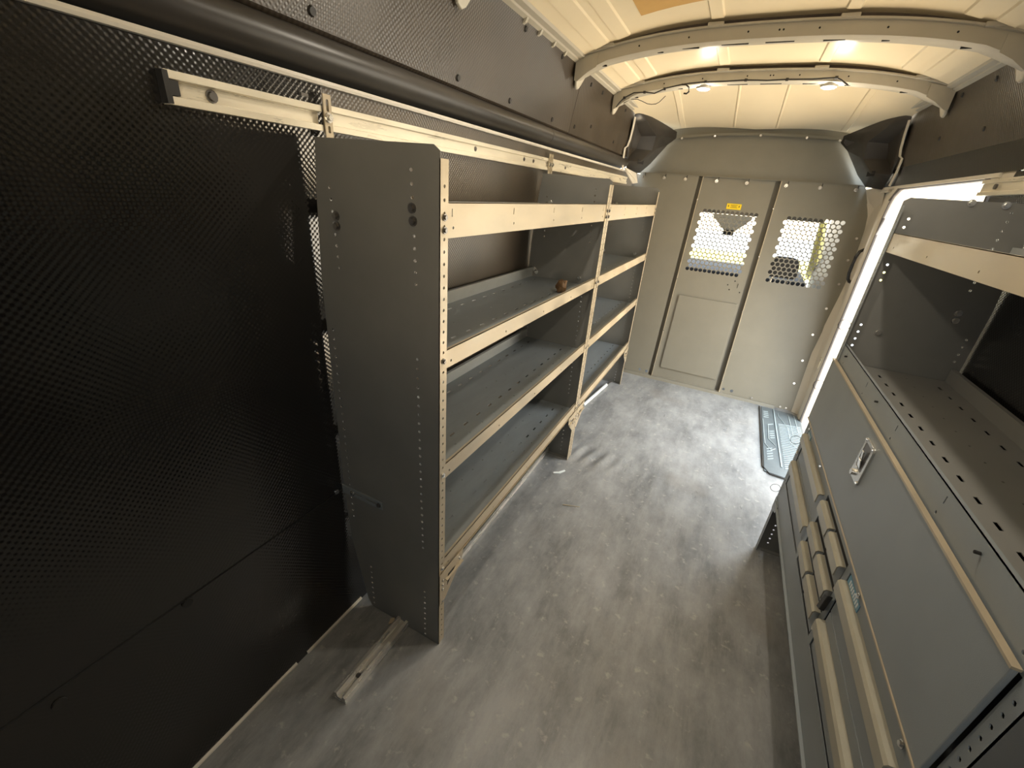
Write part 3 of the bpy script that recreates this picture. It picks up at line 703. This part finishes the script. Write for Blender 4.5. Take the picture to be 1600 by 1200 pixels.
# ------------------------------------------------------------------ rails
def rail(f, y0, y1, z0, z1, xb, xf, name_parent, deep):
    s = 1 if f(1) > f(0) else -1
    pr = [(xb, z0), (xf, z0), (xf, z0 + .012), (xf - .004, z0 + .013), (xf - (.014 if deep else .006), z0 + .014), (xf - (.014 if deep else .006), z1 - .014), (xf - .004, z1 - .013), (xf, z1 - .012), (xf, z1), (xb, z1)]
    b = MB().prism([(f(x), y0, z) for x, z in pr], (0, y1 - y0, 0))
    return b.build('channel', 'alu', name_parent)
t = thing('wall_rail', 'short open end of the aluminium channel rail sticking out past the near side panel', 'rail', (-.36, -.15, 1.54))
rail(ident, -.305, .012, 1.538, 1.588, -.376, -.350, t, True)
MB().box(-.375, -.349, -.309, -.300, 1.539, 1.587).build('end_cap', 'black', t)
MB().box(-.3635, -.352, -.300, -.285, 1.552, 1.574).build('end_plug', 'black', t)
MB().bolt((-.364, -.225, 1.563), (1, 0, 0), .008, .006, 10).build('bolt', 'darksteel', t)
MB().box(-.372, -.36, -.03, -.012, 1.60, 1.606).build('bolt', 'darksteel', t)
t2 = thing('wall_rail', 'long aluminium rail along the left wall above the shelving', 'rail', (-.36, 1.5, 1.54))
rail(ident, .038, 1.375, 1.540, 1.592, -.376, -.350, t2, False); rail(ident, 1.385, 3.06, 1.542, 1.594, -.376, -.350, t2, False)
for y in (.69, 1.10, 1.20, 1.62): MB().bolt((-.356, y, 1.567), (1, 0, 0), .006, .004, 8).build('bolt', 'darksteel', t2)
def clampb(y, lab, w_=.022):
    t = thing('rail_clamp', lab, 'bracket', (-.35, y, 1.53), 'slotted plates clamping the left rail')
    MB().plate([(y - w_ / 2, 1.525), (y + w_ / 2, 1.525), (y + w_ / 2, 1.612), (y - w_ / 2, 1.612)], [rrect(y - .0035, y + .0035, 1.578, 1.602, .003), rrect(y - .0035, y + .0035, 1.535, 1.550, .003)],
               lambda u, v: (-.348, u, v), (.003, 0, 0)).build('plate', 'lip', t)
    MB().tube([(-.345, y, 1.566), (-.343, y, 1.566)], .011, 16).build('washer', 'steel', t)
    MB().bolt((-.343, y, 1.566), (1, 0, 0), .0075, .007).build('bolt', 'steel', t)
clampb(.025, 'slotted plate clamped on the left rail right at the near side panel')
clampb(1.372, 'left one of two slotted plates on the rail above the middle upright')
clampb(1.402, 'right one of two slotted plates on the rail above the middle upright')
# studs fixing panels to rail
b = thing('wall_rail', 'aluminium channel rail on the right beside the open side door', 'rail', (1.33, .3, 1.55))
rail(mx, Y0 + .05, 1.53, 1.553, 1.606, -.362, -.338, b, False)
MB().tube([(1.318, 1.40, 1.580), (1.312, 1.40, 1.580)], .009, 12).build('hole', 'darksteel', b)
MB().tube([(1.318, .9, 1.580), (1.312, .9, 1.580)], .009, 12).build('hole', 'darksteel', b)
# floor rail
t = thing('floor_rail', 'aluminium channel bar lying on the floor under the shelving, its end sticking out', 'rail', (-.15, 1.0, 0))
pr = [(-.178, .001), (-.178, .026), (-.168, .028), (-.164, .014), (-.146, .014), (-.142, .028), (-.132, .026), (-.132, .001)]
MB().prism([(x, -.31, z) for x, z in pr], (0, 2.28, 0)).build('channel', 'alu_floor', t)
MB().tube([(-.155, -.235, .0145), (-.155, -.235, .0165)], .008, 12).build('screw', 'darksteel', t)
t = thing('pole', 'thin white tube with a dark tip lying on the floor below the far shelving', 'tube', (-.11, 2.2, 0))
MB().tube([(-.138, 1.99, .016), (-.090, 2.46, .016)], .013, 12).build('tube', 'white', t, smooth=True)
MB().tube([(-.090, 2.46, .016), (-.072, 2.58, .014)], .006, 10).build('tip', 'darksteel', t, smooth=True)

# ------------------------------------------------------------------ right-hand unit
XR = 1.014
fr = lambda x: XR - x
u = thing('shelving_unit', 'grey metal shelving unit on the right with a fold-down door, beside the side door opening', 'shelving', (1.18, .45, 0), 'van shelving units')
COLR = [(-.030, 1.018, 1.10, 0), (-.030, 1.257, 1.334, 0), (-.030, 1.43, 1.47, -.1), (-.267, 1.26, 1.50, 0), (-.321, 1.025, 1.11, 0), (-.040, .04, .23, 0), (-.321, .40, .9, 0), (-.03, .5, .9, 0)]
ep = side_panel(1.11, -1, fr, u, sc=.925, cols=COLR, mt='powder', fm='powder2')
side_panel(-.237, 1, fr, u, sc=.925, cols=[(-.04, .03, 1.46, 0), (-.30, .2, 1.3, 0)], mt='powder', fm='powder2')
tray(fr, u, -.232, 1.106, 1.355, .056, .31, lipmat='lip', traymat='powder', slots=False)
tray(fr, u, -.232, 1.106, .952, .070, .325, lipmat='powder2', traymat='powder')
for x, z in ((1.281, 1.365), (1.275, 1.34), (1.281, 1.185), (1.283, 1.16), (1.101, 1.08), (1.18, 1.535 - .02), (1.26, 1.535 - .02)):
    MB().bolt((x, 1.110, z), (0, -1, 0), .008, .008).build('bolt', 'steel', u)
# wire rings on the far upright
for z in (.339, .589, .843, 1.087):
    path = [(XR - .019 + .019 * math.cos(a), 1.105, z + .019 * math.sin(a)) for a in [2 * PI * k / 20 for k in range(21)]]
    MB().tube(path, .0011, 5, cap=False).build('wire_ring', 'darksteel', u, smooth=True)
# bottom gusset
MB().prism([(XR - .003, 1.108, .30), (XR - .003, 1.02, .30), (XR - .003, 1.03, .26), (XR - .003, 1.095, .235), (XR - .003, 1.108, .235)], (.002, 0, 0)).build('gusset_bracket', 'powder2', u)
# fold-down door
dr = MB().box(XR - .010, XR - .002, -.203, 1.105, .703, .957)
dro = dr.build('door', 'powder2', u, bev=.002)
MB().box(XR - .012, XR - .001, -.203, 1.105, .955, .9595).build('hinge_edge', 'lip', dro)
MB().box(XR - .012, XR - .001, -.203, 1.105, .700, .7035).build('hinge_edge', 'lip', dro)
# paddle latch on the door
lx = XR - .010
l = MB().plate(rrect(.415, .490, .818, .932, .010), [rrect(.427, .478, .852, .922, .006)], lambda a, c: (lx - .005, a, c), (.005, 0, 0)).build('latch_frame', 'steel', dro, bev=.0015)
MB().box(lx - .0045, lx - .0008, .428, .477, .853, .921).build('latch_recess', 'darksteel', l)
MB().prism([(lx - .003, .440, .856), (lx - .003, .465, .856), (lx - .008, .462, .880), (lx - .008, .443, .880)], (-.003, 0, 0)).build('paddle', 'steel', l, bev=.001)
MB().prism([(lx - .006, .446, .880), (lx - .006, .459, .880), (lx - .009, .459, .905), (lx - .009, .446, .905)], (-.003, 0, 0)).build('paddle', 'steel', l, bev=.001)
MB().tube([(lx - .005, .466, .833), (lx - .012, .466, .833)], .0085, 16).build('lock_cylinder', 'steel', l, smooth=True)
for y, z in ((.422, .926), (.483, .926), (.422, .825)): MB().bolt((lx - .005, y, z), (-1, 0, 0), .004, .003, 8).build('screw', 'steel', l)
# screws along the rail under the door
for y in (.75, .172, -.147, 1.04): MB().bolt((XR - .004, y, .680), (-1, 0, 0), .0055, .005, 8).build('screw', 'steel', u)
for y in (-.03, 1.0, .58): MB().tube([(XR + .002, y, 1.0), (XR - .0035 + .0 - .002, y, 1.0)], .003, 8).build('hole', 'dark', u)

# ------------------------------------------------------------------ drawer cabinet
c = thing('drawer_cabinet', 'grey steel cabinet with four long drawers and six small ones under the right-hand shelves', 'cabinet', (1.18, .45, .285))
b = MB().box(XR + .020, 1.335, -.205, 1.085, .29, .692)
b.build('body', 'powder2', c)
fo = [(-.20, .285), (1.085, .285), (1.085, .694), (-.20, .694)]
op = [[(a, z0), (e, z0), (e, z1), (a, z1)] for a, e, z0, z1 in ((.625, 1.065, .395, .668), (.288, .598, .395, .668), (-.165, .262, .395, .668))]
MB().plate(fo, op, lambda a, z: (XR, a, z), (.002, 0, 0)).build('front_frame', 'powder2', c)
MB().box(XR - .008, XR, -.20, 1.085, .285, .289).build('front_frame', 'powder2', c)
MB().box(XR + .003, XR + .019, .289, .597, .396, .667).build('dark_recess', 'dark', c)
def pull(y0, y1, z0, par, m='pull'):
    P = [(XR + .004, z0 + .036), (1.003, z0 + .034), (.9985, z0 + .028), (.9985, z0), (1.0015, z0), (1.0015, z0 + .027), (1.006, z0 + .031), (XR + .004, z0 + .033)]
    return MB().prism([(x, y0, z) for x, z in P], (0, y1 - y0, 0)).build('pull', m, par)
for (a, e, z0, z1, zh) in ((.627, 1.063, .533, .666, .612), (.627, 1.063, .397, .530, .480), (-.163, .260, .533, .666, .606), (-.163, .260, .397, .530, .462)):
    d = MB().box(XR + .003, XR + .018, a, e, z0, z1).build('drawer', 'powder2', c, bev=.0015)
    pull(a, e, zh, d)
for (a, e) in ((.447, .590), (.294, .437)):
    for z0, zh in ((.580, .618), (.492, .532), (.404, .450)):
        d = MB().box(XR + .001, XR + .012, a, e, z0, zh + .034).build('drawer', 'powder2', c, bev=.0015)
        pull(a + .002, e - .002, zh - .002, d)
        MB().box(XR - .0015, XR + .001, e - .012, e - .002, z0 + .035, z0 + .062).build('catch', 'black', d)
MB().prism([(XR - .004, .262, .575), (XR - .004, .284, .560), (XR - .004, .292, .505), (XR - .004, .27, .515)], (-.012, 0, 0)).build('drawer_stop', 'black', c, bev=.002)
MB().bolt((XR - .002, .268, .45), (-1, 0, 0), .008, .008).build('bolt', 'steel', c)
MB().bolt((XR - .002, 1.075, .55), (-1, 0, 0), .006, .006).build('bolt', 'steel', c)
for (y0, y1) in ((.160, .258), (1.0, 1.062)):
    lb = MB().box(XR + .0012, XR + .0028, y0, y1, .6425, .664).build('sticker', 'blue', c); lb['label'] = 'blue and white sticker'
    bb = MB(); k = y0 + .008
    while k < y1 - .012:
        bb.box(XR + .0006, XR + .0012, k, k + .006, .647, .660); k += .010
    bb.build('printed_text', 'white', c)

# ------------------------------------------------------------------ side door step mat
t = thing('step_mat', 'blue-grey ribbed plastic sill plate on the floor by the side door', 'floor plate', (1.2, 2.35, 0))
MB().prism([(1.072, 1.83, .002), (1.345, 1.80, .002), (1.352, 2.80, .002), (1.30, 2.84, .002), (1.085, 2.84, .002)], (0, 0, .005)).build('plate', 'sill', t, bev=.002)
MB().tube([(1.072, 2.84, .006), (1.066, 1.88, .006), (1.10, 1.812, .006), (1.345, 1.79, .006)], .0045, 6).build('rim', 'black', t)
MB().box(1.168, 1.176, 1.93, 2.84, .007, .012).build('ridge', 'ribs', t)
b = MB(); 
for k in range(26):
    y = 1.92 + k * .026; x0 = 1.19; x1 = min(1.335, 1.20 + .01 * k + .03)
    b.prism([(x0, y, .007), (x1, y + .035, .007), (x1, y + .042, .007), (x0, y + .007, .007)], (0, 0, .004))
for k in range(5):
    y = 1.98 + k * .035; b.prism([(1.095, y, .007), (1.13, y + .03, .007), (1.13, y + .038, .007), (1.095, y + .008, .007)], (0, 0, .004))
for k in range(4):
    y = 2.30 + k * .035; b.prism([(1.125, y, .007), (1.155, y + .02, .007), (1.155, y + .028, .007), (1.125, y + .008, .007)], (0, 0, .004))
for k in range(4):
    y = 2.64 + k * .035; b.prism([(1.095, y, .007), (1.13, y + .01, .007), (1.13, y + .018, .007), (1.095, y + .008, .007)], (0, 0, .004))
for pth in ([(1.088, 2.6), (1.088, 2.2), (1.12, 2.12), (1.15, 2.16)], [(1.155, 2.55), (1.12, 2.52), (1.115, 2.28), (1.155, 2.2)], [(1.20, 2.78), (1.20, 2.72), (1.25, 2.55), (1.25, 2.30), (1.30, 2.22)], [(1.27, 2.80), (1.275, 2.45), (1.32, 2.40)], [(1.31, 2.80), (1.315, 2.5)]):
    b.tube([(x, y, .008) for x, y in pth], .003, 5)
b.build('ribs', 'ribs', t)

# floor litter
tag(MB().tube([(.118, .885, .003), (.20, .915, .004)], [.0022, .0012], 6).build('wood_sliver', 'wood'), 'thin pale wood sliver lying on the floor right of the middle upright', 'debris')
t_ = MB().prism([(-.02, 1.10, .002), (.01, 1.12, .002), (.03, 1.16, .002), (.022, 1.165, .002), (.0, 1.13, .002), (-.025, 1.112, .002)], (0, 0, .005)).build('paper_scrap', 'white')
tag(t_, 'tiny white scrap on the floor at the foot of the middle upright', 'debris')
t_ = MB().prism([(-.205, -.03, .001), (-.195, -.02, .001), (-.185, -.035, .001), (-.197, -.05, .001)], (0, 0, .004)).build('wood_chip', 'wood')
tag(t_, 'small tan chip on the floor between the wall and the aluminium bar', 'debris')

# ------------------------------------------------------------------ rear end of the cargo area (behind the camera)
wins = [rrect(-.18, .36, 1.08, 1.62, .06), rrect(.62, 1.16, 1.08, 1.62, .06)]
b = MB().plate([(-.44, 0), (1.42, 0), (1.42, 1.7), (1.30, 2.0), (1.1, 2.12), (-.1, 2.12), (-.32, 2.0), (-.44, 1.7)], wins, lambda a, c: (a, Y0, c), (0, -.04, 0))
struct(b.build('wall_back', 'black'), 'closed black-lined rear doors with two windows behind the camera', 'wall')
for i, (a0, a1) in enumerate(((-.19, .37), (.61, 1.17))):
    struct(MB().plate(rrect(a0, a1, 1.07, 1.63, .06), [], lambda a, c: (a, Y0 - .02, c), (0, -.004, 0)).build('window_%d' % (i + 1), 'glass'), 'tinted rear door window', 'window')

# ------------------------------------------------------------------ cab beyond the partition
t = thing('passenger_seat', 'dark cab seat with headrest seen through the right perforated window', 'seat', (1.03, 3.8, -.1))
b = MB().prism([(.80, 3.62, .35), (.82, 3.66, .55), (.84, 3.76, .83), (1.24, 3.76, .83), (1.26, 3.66, .55), (1.28, 3.62, .35)], (0, .12, 0)); b.build('backrest', 'cloth', t, bev=.03)
MB().prism([(.90, 3.82, .88), (.90, 3.80, 1.02), (.93, 3.80, 1.065), (1.09, 3.80, 1.065), (1.13, 3.80, 1.02), (1.14, 3.82, .88)], (0, .10, 0)).build('headrest', 'cloth', t, bev=.025)
MB().tube([(.95, 3.85, .80), (.95, 3.86, .92)], .008, 8).build('headrest_post', 'steel', t); MB().tube([(1.08, 3.85, .80), (1.08, 3.86, .92)], .008, 8).build('headrest_post', 'steel', t)
MB().box(.80, 1.28, 3.72, 4.22, .15, .35).build('seat_cushion', 'cloth', t, bev=.04)
MB().box(.86, 1.22, 3.76, 4.18, -.1, .16).build('seat_base', 'black', t)
t = thing('dashboard', 'dark dashboard low behind the perforated windows', 'dashboard', (.49, 4.6, -.1))
MB().prism([(-.32, 4.30, -.1), (-.32, 4.25, .55), (-.32, 4.35, .80), (-.32, 4.95, .84), (-.32, 4.95, -.1)], (1.62, 0, 0)).build('body', 'cloth', t, bev=.02)
MB().box(.44, .60, 4.262, 4.30, .60, .70).build('screen', 'blue', t)
t = thing('mirror_console', 'tan overhead console with a dark mirror seen through the left perforated window', 'console', (.47, 4.3, 1.15))
MB().prism([(.30, 4.30, 1.36), (.66, 4.30, 1.36), (.66, 4.30, 1.33), (.55, 4.30, 1.22), (.47, 4.30, 1.17), (.40, 4.30, 1.24), (.30, 4.30, 1.33)], (0, .05, 0)).build('housing', 'bow', t, bev=.008)
MB().box(.43, .53, 4.285, 4.30, 1.17, 1.22).build('mirror', 'dark', t, bev=.004)
b = MB()
b.grid([[(-.34, 3.44, 1.99), (1.32, 3.44, 1.99)], [(-.32, 3.9, 1.62), (1.30, 3.9, 1.62)], [(-.30, 4.46, 1.36), (1.28, 4.46, 1.36)]])      # cab roof
struct(b.build('ceiling.001', 'liner'), 'tan headliner of the cab', 'ceiling')
b = MB()
b.grid([[(1.285, 4.50, 1.37), (1.255, 4.52, 1.37)], [(1.44, 4.95, .78), (1.36, 4.98, .78)]])
b.grid([[(1.30, 4.40, 1.37), (1.285, 4.50, 1.37)], [(1.47, 4.85, .78), (1.44, 4.95, .78)]])
b.grid([[(-.305, 4.50, 1.37), (-.275, 4.52, 1.37)], [(-.46, 4.95, .78), (-.38, 4.98, .78)]])
struct(b.build('wall_front', 'yellowpaint'), 'yellowish windscreen pillars of the cab', 'wall')
b = MB()
for s, X0 in ((1, 1.40), (-1, -.42)):
    b.box(X0, X0 + .02, 3.40, 4.90, -.1, .80); b.box(X0, X0 + .02, 3.40, 4.90, .80, 1.65)
b.box(-.42, 1.42, 3.0, 4.95, -.14, -.10)
struct(b.build('wall_front.001', 'black'), 'dark cab doors and floor beyond the partition', 'wall')

# ------------------------------------------------------------------ outside
g = MB().add([(-30, -30, -.62), (30, -30, -.62), (30, 40, -.62), (-30, 40, -.62)], [(0, 1, 2, 3)])
struct(g.build('ground', 'concrete'), 'pale sunlit concrete outside the van', 'ground')
struct(MB().box(-6, 10, 16.0, 16.5, -.62, -.05).build('ground_wall', 'yellowpaint'), 'yellowish low wall across the yard ahead of the van', 'wall')
